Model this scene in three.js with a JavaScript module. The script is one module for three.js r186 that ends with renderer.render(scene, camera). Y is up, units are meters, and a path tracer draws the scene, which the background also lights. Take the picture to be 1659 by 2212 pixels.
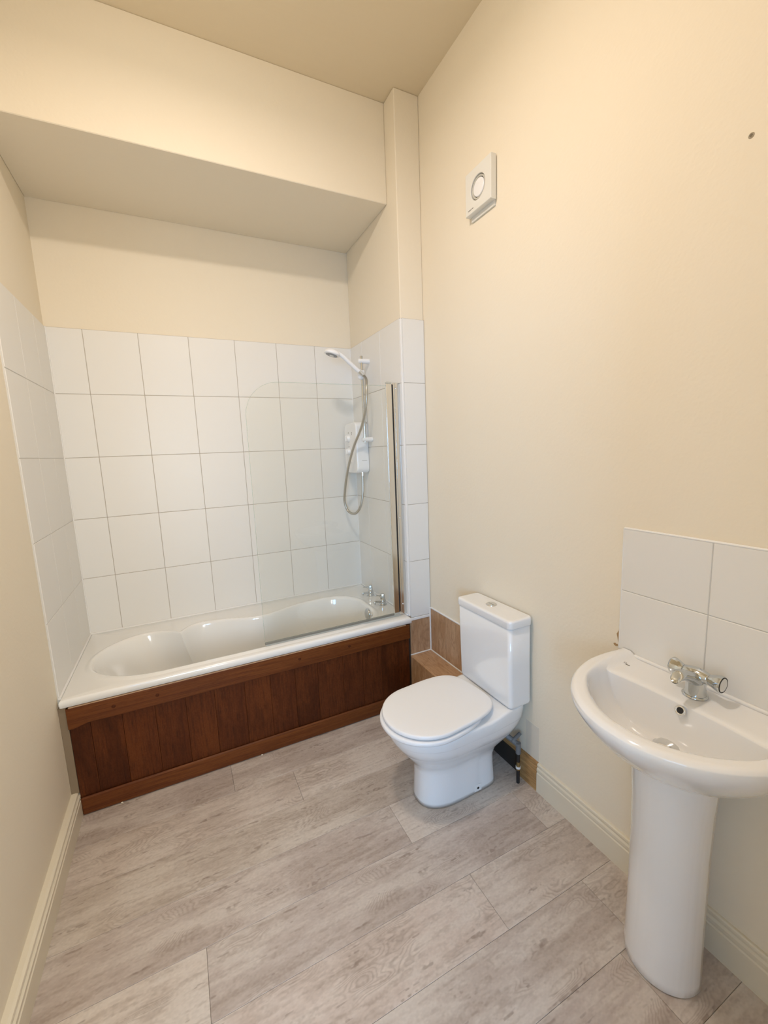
import * as THREE from 'three';
import { ConvexGeometry } from 'three/addons/geometries/ConvexGeometry.js';
import { RoundedBoxGeometry } from 'three/addons/geometries/RoundedBoxGeometry.js';
import { mergeGeometries, toCreasedNormals } from 'three/addons/utils/BufferGeometryUtils.js';
import { RectAreaLightUniformsLib } from 'three/addons/lights/RectAreaLightUniformsLib.js';

// ------------------------------------------------------------------ camera, light, exposure
const scene = new THREE.Scene();
const camera = new THREE.PerspectiveCamera(101.31, 1659 / 2212, 0.02, 50);
camera.rotation.order = 'YXZ';
camera.position.set(0.5439, 1.5333, 2.8213);
camera.rotation.set(-0.1463, -0.4511, -0.0394, 'YXZ');
scene.background = new THREE.Color(0.5, 0.6, 0.7);
const EXPOSURE = 0.965;
const LAMP = { x: 0.745, y: 3.2, z: 1.66, power: 258, color: new THREE.Color().setRGB(1, 0.86, 0.765), glow: 0.48, glowColor: new THREE.Color().setRGB(1, 0.95, 0.86) };
const DAY = { power: 25, color: new THREE.Color().setRGB(0.26, 0.56, 1.0) };          // hall window open to the blue sky
const DAY2 = { power: 12.6, color: new THREE.Color().setRGB(1.0, 0.99, 0.95) };        // added neutral fill light behind the camera, built as a second window
const renderer = new THREE.WebGLRenderer({ antialias: true });
renderer.toneMapping = THREE.LinearToneMapping;
renderer.toneMappingExposure = EXPOSURE;
renderer.shadowMap.enabled = true;
RectAreaLightUniformsLib.init();

// ------------------------------------------------------------------ helpers
const V = (x, y, z) => new THREE.Vector3(x, y, z);
const rgb = (r, g, b) => new THREE.Color().setRGB(r, g, b);
function rng(seed) { let a = seed >>> 0; return () => { a = (a + 0x6D2B79F5) >>> 0; let t = a; t = Math.imul(t ^ (t >>> 15), t | 1); t ^= t + Math.imul(t ^ (t >>> 7), t | 61); return ((t ^ (t >>> 14)) >>> 0) / 4294967296; }; }
const smooth = (a, b, x) => { const t = Math.min(1, Math.max(0, (x - a) / (b - a))); return t * t * (3 - 2 * t); };
const lerp = (a, b, t) => a + (b - a) * t;
const used = {};
function numbered(name) { const n = used[name] || 0; used[name] = n + 1; return n ? name + '_' + String(n).padStart(3, '0') : name; }
function put(o, parent) { if (parent) parent.add(o); else { o.name = numbered(o.name); scene.add(o); } return o; }
function mesh(name, geo, mat, parent) {
  const m = new THREE.Mesh(Array.isArray(geo) ? mergeGeometries(geo.map(clean)) : geo, mat);
  m.name = name; m.castShadow = m.receiveShadow = true;
  return put(m, parent);
}
function clean(g) { const r = g.index ? g.toNonIndexed() : g; for (const k of Object.keys(r.attributes)) if (!['position', 'normal', 'uv'].includes(k)) r.deleteAttribute(k); if (!r.attributes.uv) r.setAttribute('uv', new THREE.BufferAttribute(new Float32Array(r.attributes.position.count * 2), 2)); r.morphAttributes = {}; return r; }
function thing(name, label, category, pos = [0, 0, 0], group) {
  const o = new THREE.Group(); o.name = name; o.position.set(...pos); o.userData = { label, category };
  if (group) o.userData.group = group;
  return put(o);
}
function struct(name, geo, mat, parent) { const m = mesh(name, geo, mat, parent); if (!parent) m.userData.kind = 'structure'; return m; }
// chamfered box from its bounds, flat faces
function cbox(x0, x1, y0, y1, z0, z1, c = 0.0012) {
  c = Math.min(c, (x1 - x0) * 0.45, (y1 - y0) * 0.45, (z1 - z0) * 0.45);
  const p = [];
  for (const sx of [0, 1]) for (const sy of [0, 1]) for (const sz of [0, 1]) {
    const x = sx ? x1 : x0, y = sy ? y1 : y0, z = sz ? z1 : z0, ix = sx ? x - c : x + c, iy = sy ? y - c : y + c, iz = sz ? z - c : z + c;
    p.push(V(x, iy, iz), V(ix, y, iz), V(ix, iy, z));
  }
  return new ConvexGeometry(p);
}
function box(x0, x1, y0, y1, z0, z1) { const g = new THREE.BoxGeometry(x1 - x0, y1 - y0, z1 - z0); g.translate((x0 + x1) / 2, (y0 + y1) / 2, (z0 + z1) / 2); return g; }
function rbox(x0, x1, y0, y1, z0, z1, r = 0.01, s = 3) { const g = new RoundedBoxGeometry(x1 - x0, y1 - y0, z1 - z0, s, r); g.translate((x0 + x1) / 2, (y0 + y1) / 2, (z0 + z1) / 2); return g; }
// uv in metres: u along the grain axis, v across it, shifted by an offset of the piece's own
function grainUV(geo, axis, du = 0, dv = 0, dirs) {
  const g = geo.index ? geo.toNonIndexed() : geo; if (!g.attributes.normal) g.computeVertexNormals();
  const p = g.attributes.position, n = g.attributes.normal, uv = new Float32Array(p.count * 2);
  const k = { x: 0, y: 1, z: 2 }[axis];
  for (let i = 0; i < p.count; i++) {
    const P = [p.getX(i), p.getY(i), p.getZ(i)], N = [Math.abs(n.getX(i)), Math.abs(n.getY(i)), Math.abs(n.getZ(i))];
    const o = [0, 1, 2].filter((a) => a !== k);
    const v = N[o[0]] >= N[o[1]] ? P[o[1]] : P[o[0]];
    uv[2 * i] = P[k] + du; uv[2 * i + 1] = v + dv;
  }
  g.setAttribute('uv', new THREE.BufferAttribute(uv, 2));
  return g;
}
// rings of equal length -> one surface; caps close the ends
function loft(rings, { cap0 = false, cap1 = false, crease = 0 } = {}) {
  const n = rings[0].length, pos = [], idx = [], uv = [];
  rings.forEach((r, j) => r.forEach((p, i) => { pos.push(p.x, p.y, p.z); uv.push(i / n, j / rings.length); }));
  for (let j = 0; j < rings.length - 1; j++) for (let i = 0; i < n; i++) {
    const a = j * n + i, b = j * n + (i + 1) % n, c = a + n, d = b + n;
    idx.push(a, c, b, b, c, d);
  }
  const cap = (j, flip) => {
    const c = rings[j].reduce((s, p) => s.add(p), V(0, 0, 0)).multiplyScalar(1 / n), k = pos.length / 3;
    pos.push(c.x, c.y, c.z); uv.push(0.5, 0.5);
    for (let i = 0; i < n; i++) { const a = j * n + i, b = j * n + (i + 1) % n; idx.push(...(flip ? [a, b, k] : [b, a, k])); }
  };
  if (cap0) cap(0, true); if (cap1) cap(rings.length - 1, false);
  let g = new THREE.BufferGeometry();
  g.setAttribute('position', new THREE.Float32BufferAttribute(pos, 3)); g.setAttribute('uv', new THREE.Float32BufferAttribute(uv, 2)); g.setIndex(idx);
  if (crease) g = toCreasedNormals(g, crease); else g.computeVertexNormals();
  return g;
}
// rounded egg: front half toward -x, rear half toward +x
function egg(y, xf, xr, xm, hw, nf, nr, cz, N = 96, f) {
  const r = [];
  for (let i = 0; i < N; i++) {
    const t = (i / N) * Math.PI * 2, c = Math.cos(t), s = Math.sin(t), n = c < 0 ? nf : nr;
    const x = xm + (c < 0 ? xm - xf : xr - xm) * Math.sign(c) * Math.pow(Math.abs(c), 2 / n), z = cz + hw * Math.sign(s) * Math.pow(Math.abs(s), 2 / n);
    r.push(V(x, f ? f(x, z, y) : y, z));
  }
  return r;
}
const lathe = (pts, seg = 32) => new THREE.LatheGeometry(pts.map(([r, y]) => new THREE.Vector2(r, y)), seg);
const tube = (pts, r, seg = 40, rs = 12) => new THREE.TubeGeometry(new THREE.CatmullRomCurve3(pts.map((p) => V(...p)), false, 'centripetal'), seg, r, rs, false);
function cyl(p, q, r0, r1 = r0, seg = 24) {
  const a = V(...p), b = V(...q), d = b.clone().sub(a), g = new THREE.CylinderGeometry(r1, r0, d.length(), seg);
  g.applyQuaternion(new THREE.Quaternion().setFromUnitVectors(V(0, 1, 0), d.clone().normalize())); g.translate((a.x + b.x) / 2, (a.y + b.y) / 2, (a.z + b.z) / 2);
  return g;
}
const ball = (p, r, sx = 1, sy = 1, sz = 1) => { const g = new THREE.SphereGeometry(r, 24, 16); g.scale(sx, sy, sz); g.translate(...p); return g; };
const turnTo = (g, dir, at) => { g.applyQuaternion(new THREE.Quaternion().setFromUnitVectors(V(0, 1, 0), V(...dir).normalize())); g.translate(...at); return g; };

// ------------------------------------------------------------------ textures
// value noise that repeats over (px, py) cells
function pnoise(seed, px, py) {
  const r = rng(seed), t = new Float32Array(px * py); for (let i = 0; i < t.length; i++) t[i] = r();
  const s = (a) => a * a * (3 - 2 * a);
  return (x, y) => {
    const xi = Math.floor(x), yi = Math.floor(y), fx = s(x - xi), fy = s(y - yi), X = ((xi % px) + px) % px, Y = ((yi % py) + py) % py, X1 = (X + 1) % px, Y1 = (Y + 1) % py;
    return (t[Y * px + X] * (1 - fx) + t[Y * px + X1] * fx) * (1 - fy) + (t[Y1 * px + X] * (1 - fx) + t[Y1 * px + X1] * fx) * fy;
  };
}
function dataTex(w, h, f, srgb = true) {
  const d = new Uint8Array(w * h * 4);
  for (let j = 0; j < h; j++) for (let i = 0; i < w; i++) { const c = f(i / w, j / h), k = (j * w + i) * 4; d[k] = Math.max(0, Math.min(255, c[0])); d[k + 1] = Math.max(0, Math.min(255, c[1])); d[k + 2] = Math.max(0, Math.min(255, c[2])); d[k + 3] = 255; }
  const t = new THREE.DataTexture(d, w, h); t.wrapS = t.wrapT = THREE.RepeatWrapping; t.magFilter = THREE.LinearFilter; t.minFilter = THREE.LinearMipmapLinearFilter; t.generateMipmaps = true;
  if (srgb) t.colorSpace = THREE.SRGBColorSpace; t.needsUpdate = true; return t;
}
const mix3 = (a, b, t) => [lerp(a[0], b[0], t), lerp(a[1], b[1], t), lerp(a[2], b[2], t)];
// wood: long streaks, cathedral rings and dark flecks; covers L x W metres
function woodTex(seed, w, h, L, W, { base, dark, light, ring = 0.5, streak = 0.6, fleck = 0.4, blotch = 0.4, rings = 16 }) {
  const n1 = pnoise(seed, 6, 12), n2 = pnoise(seed + 1, 14, 64), n3 = pnoise(seed + 2, 40, 160), n4 = pnoise(seed + 3, 5, 3), n5 = pnoise(seed + 4, 24, 48), n6 = pnoise(seed + 5, 160, 96);
  const t = dataTex(w, h, (u, v) => {
    const warp = n1(u * 6, v * 12) * 1.0 + n4(u * 5, v * 3) * 2.2 + n5(u * 24, v * 48) * 0.12;
    const rg = Math.pow(0.5 + 0.5 * Math.sin((warp * 1.0 + v * 2) * rings), 2.2) * smooth(0.35, 0.75, n4(u * 5 + 2.3, v * 3 + 1.1));
    const st = n2(u * 14, v * 64) * 0.6 + n3(u * 40, v * 160) * 0.4;
    const bl = n1(u * 6 + 3, v * 12 + 5) * 0.5 + n4(u * 5 + 1, v * 3) * 0.5;
    const fl = smooth(0.72, 0.95, n2(u * 14 + 7, v * 64 + 9)) * smooth(0.5, 0.8, n5(u * 24 + 3, v * 48)), fine = n6(u * 160, v * 96) - 0.5;
    let c = mix3(base, light, smooth(0.3, 0.9, bl) * blotch);
    c = mix3(c, dark, Math.min(1, Math.max(0, (st - 0.45) * 1.6)) * streak);
    c = mix3(c, dark, rg * ring * 0.6); c = mix3(c, dark, fl * fleck);
    return [c[0] + fine * 9, c[1] + fine * 9, c[2] + fine * 9];
  });
  t.repeat.set(1 / L, 1 / W); return t;
}
const fineBump = (() => { const a = pnoise(91, 64, 64), b = pnoise(92, 20, 20), c = pnoise(93, 128, 128); const t = dataTex(512, 512, (u, v) => { const k = 255 * (a(u * 64, v * 64) * 0.4 + b(u * 20, v * 20) * 0.35 + c(u * 128, v * 128) * 0.25); return [k, k, k]; }, false); t.repeat.set(1.6, 1.6); return t; })();

// ------------------------------------------------------------------ materials
const std = (color, roughness, extra = {}) => new THREE.MeshStandardMaterial({ color, roughness, metalness: 0, ...extra });
const M = {
  paint: std(rgb(0.86, 0.775, 0.62), 0.85, { bumpMap: fineBump, bumpScale: 0.0006 }),
  ceil: std(rgb(0.80, 0.70, 0.52), 0.9, { bumpMap: fineBump, bumpScale: 0.0006 }),
  tile: [0.825, 0.84, 0.83].map((k) => new THREE.MeshPhysicalMaterial({ color: rgb(k, k * 0.98, k * 0.925), roughness: 0.4 })),
  grout: [std(rgb(0.50, 0.45, 0.38), 0.95), std(rgb(0.70, 0.68, 0.63), 0.95)],
  caulk: std(rgb(0.86, 0.85, 0.82), 0.45),
  acrylic: new THREE.MeshPhysicalMaterial({ color: rgb(0.88, 0.87, 0.83), roughness: 0.14, clearcoat: 0.6, clearcoatRoughness: 0.06 }),
  china: new THREE.MeshPhysicalMaterial({ color: rgb(0.89, 0.89, 0.88), roughness: 0.12, clearcoat: 0.8, clearcoatRoughness: 0.05 }),
  plastic: std(rgb(0.89, 0.89, 0.885), 0.32),
  plasticCream: std(rgb(0.80, 0.785, 0.72), 0.38),
  chrome: std(rgb(0.78, 0.79, 0.79), 0.09, { metalness: 1 }),
  tapChrome: std(rgb(0.60, 0.63, 0.65), 0.1, { metalness: 1 }),
  alu: std(rgb(0.74, 0.74, 0.72), 0.16, { metalness: 1 }),
  hose: std(rgb(0.50, 0.49, 0.45), 0.32, { metalness: 0.9 }),
  rubber: std(rgb(0.015, 0.015, 0.016), 0.6),
  greyMark: std(rgb(0.22, 0.2, 0.17), 0.6),
  glass: new THREE.MeshPhysicalMaterial({ color: rgb(0.985, 0.992, 0.984), roughness: 0.0, transmission: 1, thickness: 0, ior: 1.45 }),
  glassEdge: new THREE.MeshPhysicalMaterial({ color: rgb(0.72, 0.80, 0.74), roughness: 0.1, transmission: 0.75, thickness: 0 }),
  seal: std(rgb(0.2, 0.19, 0.16), 0.4),
  sealClear: new THREE.MeshPhysicalMaterial({ color: rgb(0.80, 0.80, 0.74), roughness: 0.4, transmission: 0.6, thickness: 0 }),
  hall: std(rgb(0.8, 0.79, 0.77), 0.9),
  skirt: std(rgb(0.78, 0.71, 0.56), 0.38),
  plaster: std(rgb(0.24, 0.18, 0.115), 0.95, { bumpMap: fineBump, bumpScale: 0.002 }),
  chip: std(rgb(0.42, 0.27, 0.13), 0.95),
  under: std(rgb(0.24, 0.2, 0.17), 0.9),
  brass: std(rgb(0.35, 0.27, 0.13), 0.35, { metalness: 1 }),
  wplug: std(rgb(0.20, 0.16, 0.10), 0.8),
  bulb: new THREE.MeshStandardMaterial({ color: 0xffffff, emissive: rgb(1, 0.95, 0.86), emissiveIntensity: 8, roughness: 0.4 }),
};
function plankMap(seed, base) {   // limed oak print: cloudy grey beige, wavy cathedral grain, fine pores
  const a = pnoise(seed, 7, 4), b = pnoise(seed + 1, 20, 14), c = pnoise(seed + 2, 60, 40), d = pnoise(seed + 3, 200, 60), e = pnoise(seed + 4, 14, 30), g = pnoise(seed + 5, 9, 5), k = pnoise(seed + 6, 110, 36);
  const t = dataTex(1024, 256, (u, v) => {
    const cloud = a(u * 7, v * 4) * 0.5 + b(u * 20, v * 14) * 0.3 + c(u * 60, v * 40) * 0.2;
    const streak = e(u * 14, v * 30) * 0.55 + d(u * 200, v * 60) * 0.2 + k(u * 110, v * 36) * 0.25;
    const zone = smooth(0.52, 0.8, g(u * 9, v * 5)), w = a(u * 7 + 2, v * 4 + 1) * 2.4 + b(u * 20, v * 14) * 0.5 + c(u * 60, v * 40) * 0.08;
    const ring = Math.pow(0.5 + 0.5 * Math.sin(w * 34 + v * 30), 2) * zone;
    const crack = smooth(0.66, 0.8, e(u * 14 + 5, v * 30 + 11)) * smooth(0.55, 0.75, b(u * 20 + 3, v * 14)) * smooth(0.35, 0.7, k(u * 110, v * 36));
    let q = mix3(base, [218, 209, 197], smooth(0.4, 0.75, cloud) * 0.45);
    q = mix3(q, [140, 123, 108], smooth(0.45, 0.85, streak) * 0.27 + (1 - smooth(0.25, 0.5, cloud)) * 0.17);
    q = mix3(q, [146, 130, 116], ring * 0.33); q = mix3(q, [116, 100, 88], crack * 0.34);
    const f = (d(u * 200 + 9, v * 60 + 3) - 0.5) * 10;
    return [q[0] + f, q[1] + f, q[2] + f];
  });
  t.repeat.set(1 / 1.3, 1 / 0.24); return t;
}
const plankTex = [0, 1, 2, 3, 4, 5].map((i) => plankMap(100 + i * 17, [[199, 185, 172], [189, 175, 163], [205, 192, 179], [193, 180, 166], [201, 185, 172], [187, 173, 162]][i]));
M.plank = plankTex.map((map) => std(0xffffff, 0.5, { map }));
const darkWood = [0, 1, 2].map((i) => woodTex(400 + i * 23, 512, 256, 0.9, 0.3, { base: [[80, 39, 15], [72, 34, 12], [86, 43, 17]][i], dark: [40, 15, 4], light: [104, 55, 22], ring: 0.3, streak: 0.5, fleck: 0.4, blotch: 0.6, rings: 9 }));
M.dark = darkWood.map((map) => new THREE.MeshPhysicalMaterial({ map, roughness: 0.5, specularIntensity: 0.35 }));
const railTex = woodTex(480, 1024, 128, 1.7, 0.12, { base: [100, 53, 20], dark: [58, 25, 7], light: [128, 76, 34], ring: 0.4, streak: 0.6, fleck: 0.5, blotch: 0.6, rings: 9 });
M.rail = new THREE.MeshPhysicalMaterial({ map: railTex, roughness: 0.42, specularIntensity: 0.5 });
const tanTex = [0, 1].map((i) => woodTex(520 + i * 9, 512, 256, 0.5, 0.2, { base: [[190, 154, 120], [182, 144, 108]][i], dark: [128, 92, 60], light: [212, 180, 146], ring: 0.35, streak: 0.45, fleck: 0.6, blotch: 0.7, rings: 8 }));
M.tan = tanTex.map((map) => std(0xffffff, 0.45, { map }));
const pineTex = woodTex(560, 512, 128, 0.5, 0.15, { base: [178, 138, 88], dark: [108, 72, 36], light: [204, 168, 116], ring: 0.4, streak: 0.6, fleck: 0.5, blotch: 0.5, rings: 9 });
M.pine = std(0xffffff, 0.6, { map: pineTex });

// ------------------------------------------------------------------ room shell
const L = 1.70, XR = 1.8524, ZH = 0.6082, ZF = 0.7253, HS = 2.8514, HC = 3.339, ZR = 2.95, T = 0.007;
const ROWS = [0.52, 0.8772, 1.2162, 1.5567, 1.8971, 2.2367], COLS = [0, 0.1588, 0.418, 0.6759, 0.9337, 1.1885, 1.4431, L];
const uvAll = (g) => grainUV(g, 'y');
const floor = struct('floor', box(-0.16, XR + 0.15, -0.12, -0.008, -0.15, ZR + 0.15), M.under);
struct('ceiling', uvAll(box(-0.16, XR + 0.15, HC, HC + 0.12, -0.15, ZR + 0.15)), M.ceil);
const wallBack = struct('wall_back', uvAll(box(-0.16, XR + 0.15, -0.008, HC, -0.15, -T)), M.paint);
const wallLeft = struct('wall_left', uvAll(box(-0.16, -T, -0.008, HC, -T, ZR)), M.paint);
const wallRight = struct('wall_right', uvAll(box(XR, XR + 0.15, -0.008, HC, -T, ZR)), M.paint);
struct('wall_overhang', uvAll(cbox(-T, L + T, HS, HC, -T, ZH, 0.003)), M.paint);
const wallCorner = struct('wall_corner', uvAll(cbox(L + T, XR, -0.008, HC, -T, ZF - T, 0.004)), M.paint);
// rear wall with the doorway the photograph is taken from, a short hall behind it and the hall window
const DX = 0.79, DY = 2.04, HZ = 4.45, HX0 = -1.1, HX1 = 1.5, HT = 2.6;
const WINS = [[-0.95, -0.1, 1.0, 2.1, DAY], [0.1, 0.9, 0.9, 2.0, DAY2]];
struct('wall_rear', [box(DX, XR + 0.15, -0.008, HC, ZR, ZR + 0.1), box(-0.16, DX, DY, HC, ZR, ZR + 0.1)].map(uvAll), M.paint);
struct('trim_11', [cbox(DX - 0.012, DX, 0, DY, ZR - 0.004, ZR + 0.104, 0.002), cbox(-T, DX - 0.012, DY - 0.012, DY, ZR - 0.004, ZR + 0.104, 0.002)], M.skirt);
struct('wall_hall', [box(HX0, -0.16, -0.008, HT, ZR - 0.02, ZR + 0.1), box(XR + 0.15, XR + 0.16, -0.008, HT, ZR, ZR + 0.1), box(HX0 - 0.1, HX0, -0.008, HT, ZR, HZ), box(HX1, HX1 + 0.1, -0.008, HT, ZR + 0.1, HZ), box(HX0, -0.95, -0.008, HT, HZ, HZ + 0.15), box(-0.1, 0.1, -0.008, HT, HZ, HZ + 0.15), box(0.9, HX1, -0.008, HT, HZ, HZ + 0.15), ...WINS.flatMap(([a, b, c, d]) => [box(a, b, -0.008, c, HZ, HZ + 0.15), box(a, b, d, HT, HZ, HZ + 0.15)])].map(uvAll), M.hall);
struct('ceiling_hall', box(HX0 - 0.1, HX1 + 0.1, HT, HT + 0.1, ZR + 0.1, HZ + 0.15), M.hall);
struct('floor_hall', box(HX0 - 0.1, HX1 + 0.1, -0.1, 0, ZR, HZ + 0.15), std(rgb(0.42, 0.37, 0.31), 0.6));
{
  const f = 0.05;
  WINS.forEach(([x0, x1, y0, y1, day], i) => {
    const w = new THREE.Group(); w.name = 'window_or_fill_' + (i + 1); w.userData.kind = 'structure'; scene.add(w);  // the second is an added fill light built like a window
    for (const b of [[x0, x1, y0, y0 + f], [x0, x1, y1 - f, y1], [x0, x0 + f, y0 + f, y1 - f], [x1 - f, x1, y0 + f, y1 - f]]) mesh('window_frame', cbox(...b, HZ + 0.03, HZ + 0.1, 0.004), M.plastic, w);
    mesh('window_pane', box(x0 + f, x1 - f, y0 + f, y1 - f, HZ + 0.06, HZ + 0.066), new THREE.MeshStandardMaterial({ color: 0xffffff, emissive: day.color, emissiveIntensity: 3.0, roughness: 0.6 }), w);
    const a = new THREE.RectAreaLight(day.color, day.power, x1 - x0 - 2 * f, y1 - y0 - 2 * f);
    a.position.set((x0 + x1) / 2, (y0 + y1) / 2, HZ + 0.05); a.lookAt((x0 + x1) / 2, (y0 + y1) / 2, 0); w.add(a);
  });
}

// ------------------------------------------------------------------ floor planks
{
  const r = rng(7), z0 = 0.737, dz = 0.2028;
  const joints = { 0: [0.636], 1: [0.904], 2: [1.62], 3: [1.226], 4: [0.477, 1.74], 5: [0.13, 1.35], 6: [0.463, 1.683] };
  for (let k = -1; k < 11; k++) {
    const a = z0 + k * dz, b = Math.min(ZR, a + dz), js = joints[k] || [0.2 + r() * 0.4, 1.35 + r() * 0.3];
    const xs = [-T, ...js, XR], tone = Math.floor(r() * 6);
    for (let i = 0; i < xs.length - 1; i++) {
      const g = cbox(xs[i] + 0.0004, xs[i + 1] - 0.0004, -0.008, (r() - 0.5) * 0.0003, a + 0.0004, b - 0.0004, 0.0008);
      mesh('plank', grainUV(g, 'x', r() * 1.3, -a + 0.01), M.plank[(tone + i * 2 + (r() < 0.5 ? 1 : 0)) % 6], floor);
    }
  }
}

// ------------------------------------------------------------------ white wall tiles
const G = 0.0013;
const pickTile = (() => { const r = rng(31); return () => M.tile[Math.floor(r() * 3)]; })();
{
  struct('trim_1', box(0.001, L - 0.001, 0.50, ROWS[5], -T, -0.0022), M.grout[0]);                     // grout bed of the back wall
  for (let j = 0; j < 5; j++) for (let i = 0; i < 7; i++)
    mesh('tile', cbox(COLS[i] + G, COLS[i + 1] - G, ROWS[j] + G, ROWS[j + 1] - G, -T, 0, 0.0014), pickTile(), wallBack);
  struct('trim_2', box(L + 0.0022, L + T, 0.50, ROWS[5], 0, ZF - 0.008), M.grout[0]);                  // shower wall
  const zs = [0, 0.194, 0.465, 0.717];
  for (let j = 0; j < 5; j++) for (let i = 0; i < 3; i++)
    mesh('tile', cbox(L, L + T, ROWS[j] + G, ROWS[j + 1] - G, zs[i] + G, zs[i + 1] - G, 0.0014), pickTile(), wallCorner);
  struct('trim_3', box(-T, -0.0022, 0.50, ROWS[5], 0, 0.726), M.grout[1]);                              // left end of the alcove
  const zl = [0, 0.209, 0.467, 0.7255];
  for (let j = 0; j < 5; j++) for (let i = 0; i < 3; i++)
    mesh('tile', cbox(-T, 0, ROWS[j] + G, ROWS[j + 1] - G, zl[i] + G, zl[i + 1] - G, 0.0014), pickTile(), wallLeft);
  struct('trim_4', box(1.712, XR, 0.532, ROWS[5], ZF - T, ZF - 0.0022), M.grout[0]);                    // face of the corner boxing
  for (let j = 0; j < 5; j++)
    mesh('tile', cbox(1.7125, XR - 0.003, (j ? ROWS[j] : 0.532) + G, ROWS[j + 1] - G, ZF - T, ZF, 0.0014), pickTile(), wallCorner);
  // splashback above the basin
  const sy = [0.828, 1.037, 1.247], sz = [1.945, 2.203, 2.461];
  struct('trim_5', box(XR - 0.0045, XR, sy[0], sy[2], sz[0], sz[2]), M.grout[1]);
  for (let j = 0; j < 2; j++) for (let i = 0; i < 2; i++)
    mesh('tile', cbox(XR - 0.007, XR, sy[j] + G * 0.8, sy[j + 1] - G * 0.8, sz[i] + G * 0.8, sz[i + 1] - G * 0.8, 0.0014), pickTile(), wallRight);
  struct('trim_6', [cyl([XR - 0.004, sy[2] + 0.001, sz[0]], [XR - 0.004, sy[2] + 0.001, sz[2]], 0.0042, 0.0042, 10), cyl([XR - 0.004, sy[0], sz[0] - 0.001], [XR - 0.004, sy[2] + 0.001, sz[0] - 0.001], 0.0032, 0.0032, 10)], M.caulk);
  // white plastic corner bead, caulk round the bath
  struct('trim_7', rbox(L - 0.001, L + 0.0125, 0.546, ROWS[5] - 0.004, ZF - 0.0085, ZF + 0.003, 0.004, 3), M.caulk);
  struct('trim_8', [cyl([0, 0.55, 0.003], [L, 0.55, 0.003], 0.0055, 0.0055, 10), cyl([0.003, 0.55, 0], [0.003, 0.55, 0.735], 0.0055, 0.0055, 10), cyl([L - 0.003, 0.55, 0], [L - 0.003, 0.55, 0.715], 0.005, 0.005, 10), cyl([0.0005, 0.55, 0.0005], [0.0005, ROWS[5], 0.0005], 0.0035, 0.0035, 8), cyl([L - 0.0005, 0.55, 0.0005], [L - 0.0005, ROWS[5], 0.0005], 0.0032, 0.0032, 8)], M.caulk);
  struct('trim_9', cbox(-T, 0.0212, 0.108, 0.512, 0.70, 0.7475, 0.001), M.plaster);                       // bare strip of wall beside the bath panel
  // paint chips beside the splashback
  const chip = (pts, y, z) => { const s = new THREE.Shape(pts.map(([a, b]) => new THREE.Vector2(a, b))); const g = new THREE.ExtrudeGeometry(s, { depth: 0.0012, bevelEnabled: false }); g.rotateY(-Math.PI / 2); g.translate(XR - 0.0002, y, z); return g; };
  for (const c of [chip([[0, 0], [0.0, 0.085], [-0.004, 0.07], [-0.006, 0.05], [-0.013, 0.036], [-0.009, 0.022], [-0.006, 0.008]], 0.838, 1.9435), chip([[0, 0], [-0.002, 0.006], [-0.006, 0.004], [-0.011, 0.007], [-0.017, 0.003], [-0.014, -0.002], [-0.007, -0.004]], 0.832, 1.937)]) mesh('paint_chip', c, M.chip, wallRight);
}

// ------------------------------------------------------------------ brown tiles of the low pipe boxing and the wall above it
{
  const ledge = struct('wall_ledge', box(L + 0.006, XR, 0.0, 0.292, ZF, 1.185), M.grout[1]);
  mesh('tile', grainUV(cbox(L + 0.0005, XR - 0.005, 0.29, 0.298, ZF + 0.004, 1.185, 0.0015), 'z'), M.tan[0], ledge);
  mesh('tile', grainUV(cbox(L - 0.002, L + 0.006, 0.002, 0.2965, ZF + 0.002, 0.872, 0.0015), 'y', 0.2), M.tan[1], ledge);
  mesh('tile', grainUV(cbox(L - 0.002, L + 0.006, 0.002, 0.2965, 0.874, 1.185, 0.0015), 'y', 0.35, 0.1), M.tan[0], ledge);
  mesh('tile', grainUV(cbox(L + 0.004, XR - 0.009, 0.303, 0.514, ZF - T, ZF, 0.0015), 'y', 0.1, 0.05), M.tan[1], wallCorner);
  mesh('tile', grainUV(cbox(XR - 0.007, XR, 0.303, 0.568, ZF + 0.008, 0.888, 0.0015), 'y', 0.3, 0.02), M.tan[1], wallRight);
  mesh('tile', grainUV(cbox(XR - 0.007, XR, 0.303, 0.568, 0.889, 1.165, 0.0015), 'y', 0.12, 0.1), M.tan[0], wallRight);
  struct('trim_10', [rbox(L + 0.004, XR - 0.006, 0.514, 0.531, ZF - 0.006, ZF + 0.003, 0.003, 2), rbox(XR - 0.012, XR - 0.003, 0.30, 0.574, ZF - 0.003, ZF + 0.007, 0.003, 2), rbox(XR - 0.009, XR, 0.568, 0.577, ZF + 0.004, 1.166, 0.003, 2), cyl([L + 0.001, 0.3, ZF + 0.002], [XR - 0.008, 0.3, ZF + 0.002], 0.004, 0.004, 10), cyl([XR - 0.008, 0.3, ZF + 0.002], [XR - 0.008, 0.3, 1.185], 0.004, 0.004, 10)], M.caulk);
}

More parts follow.
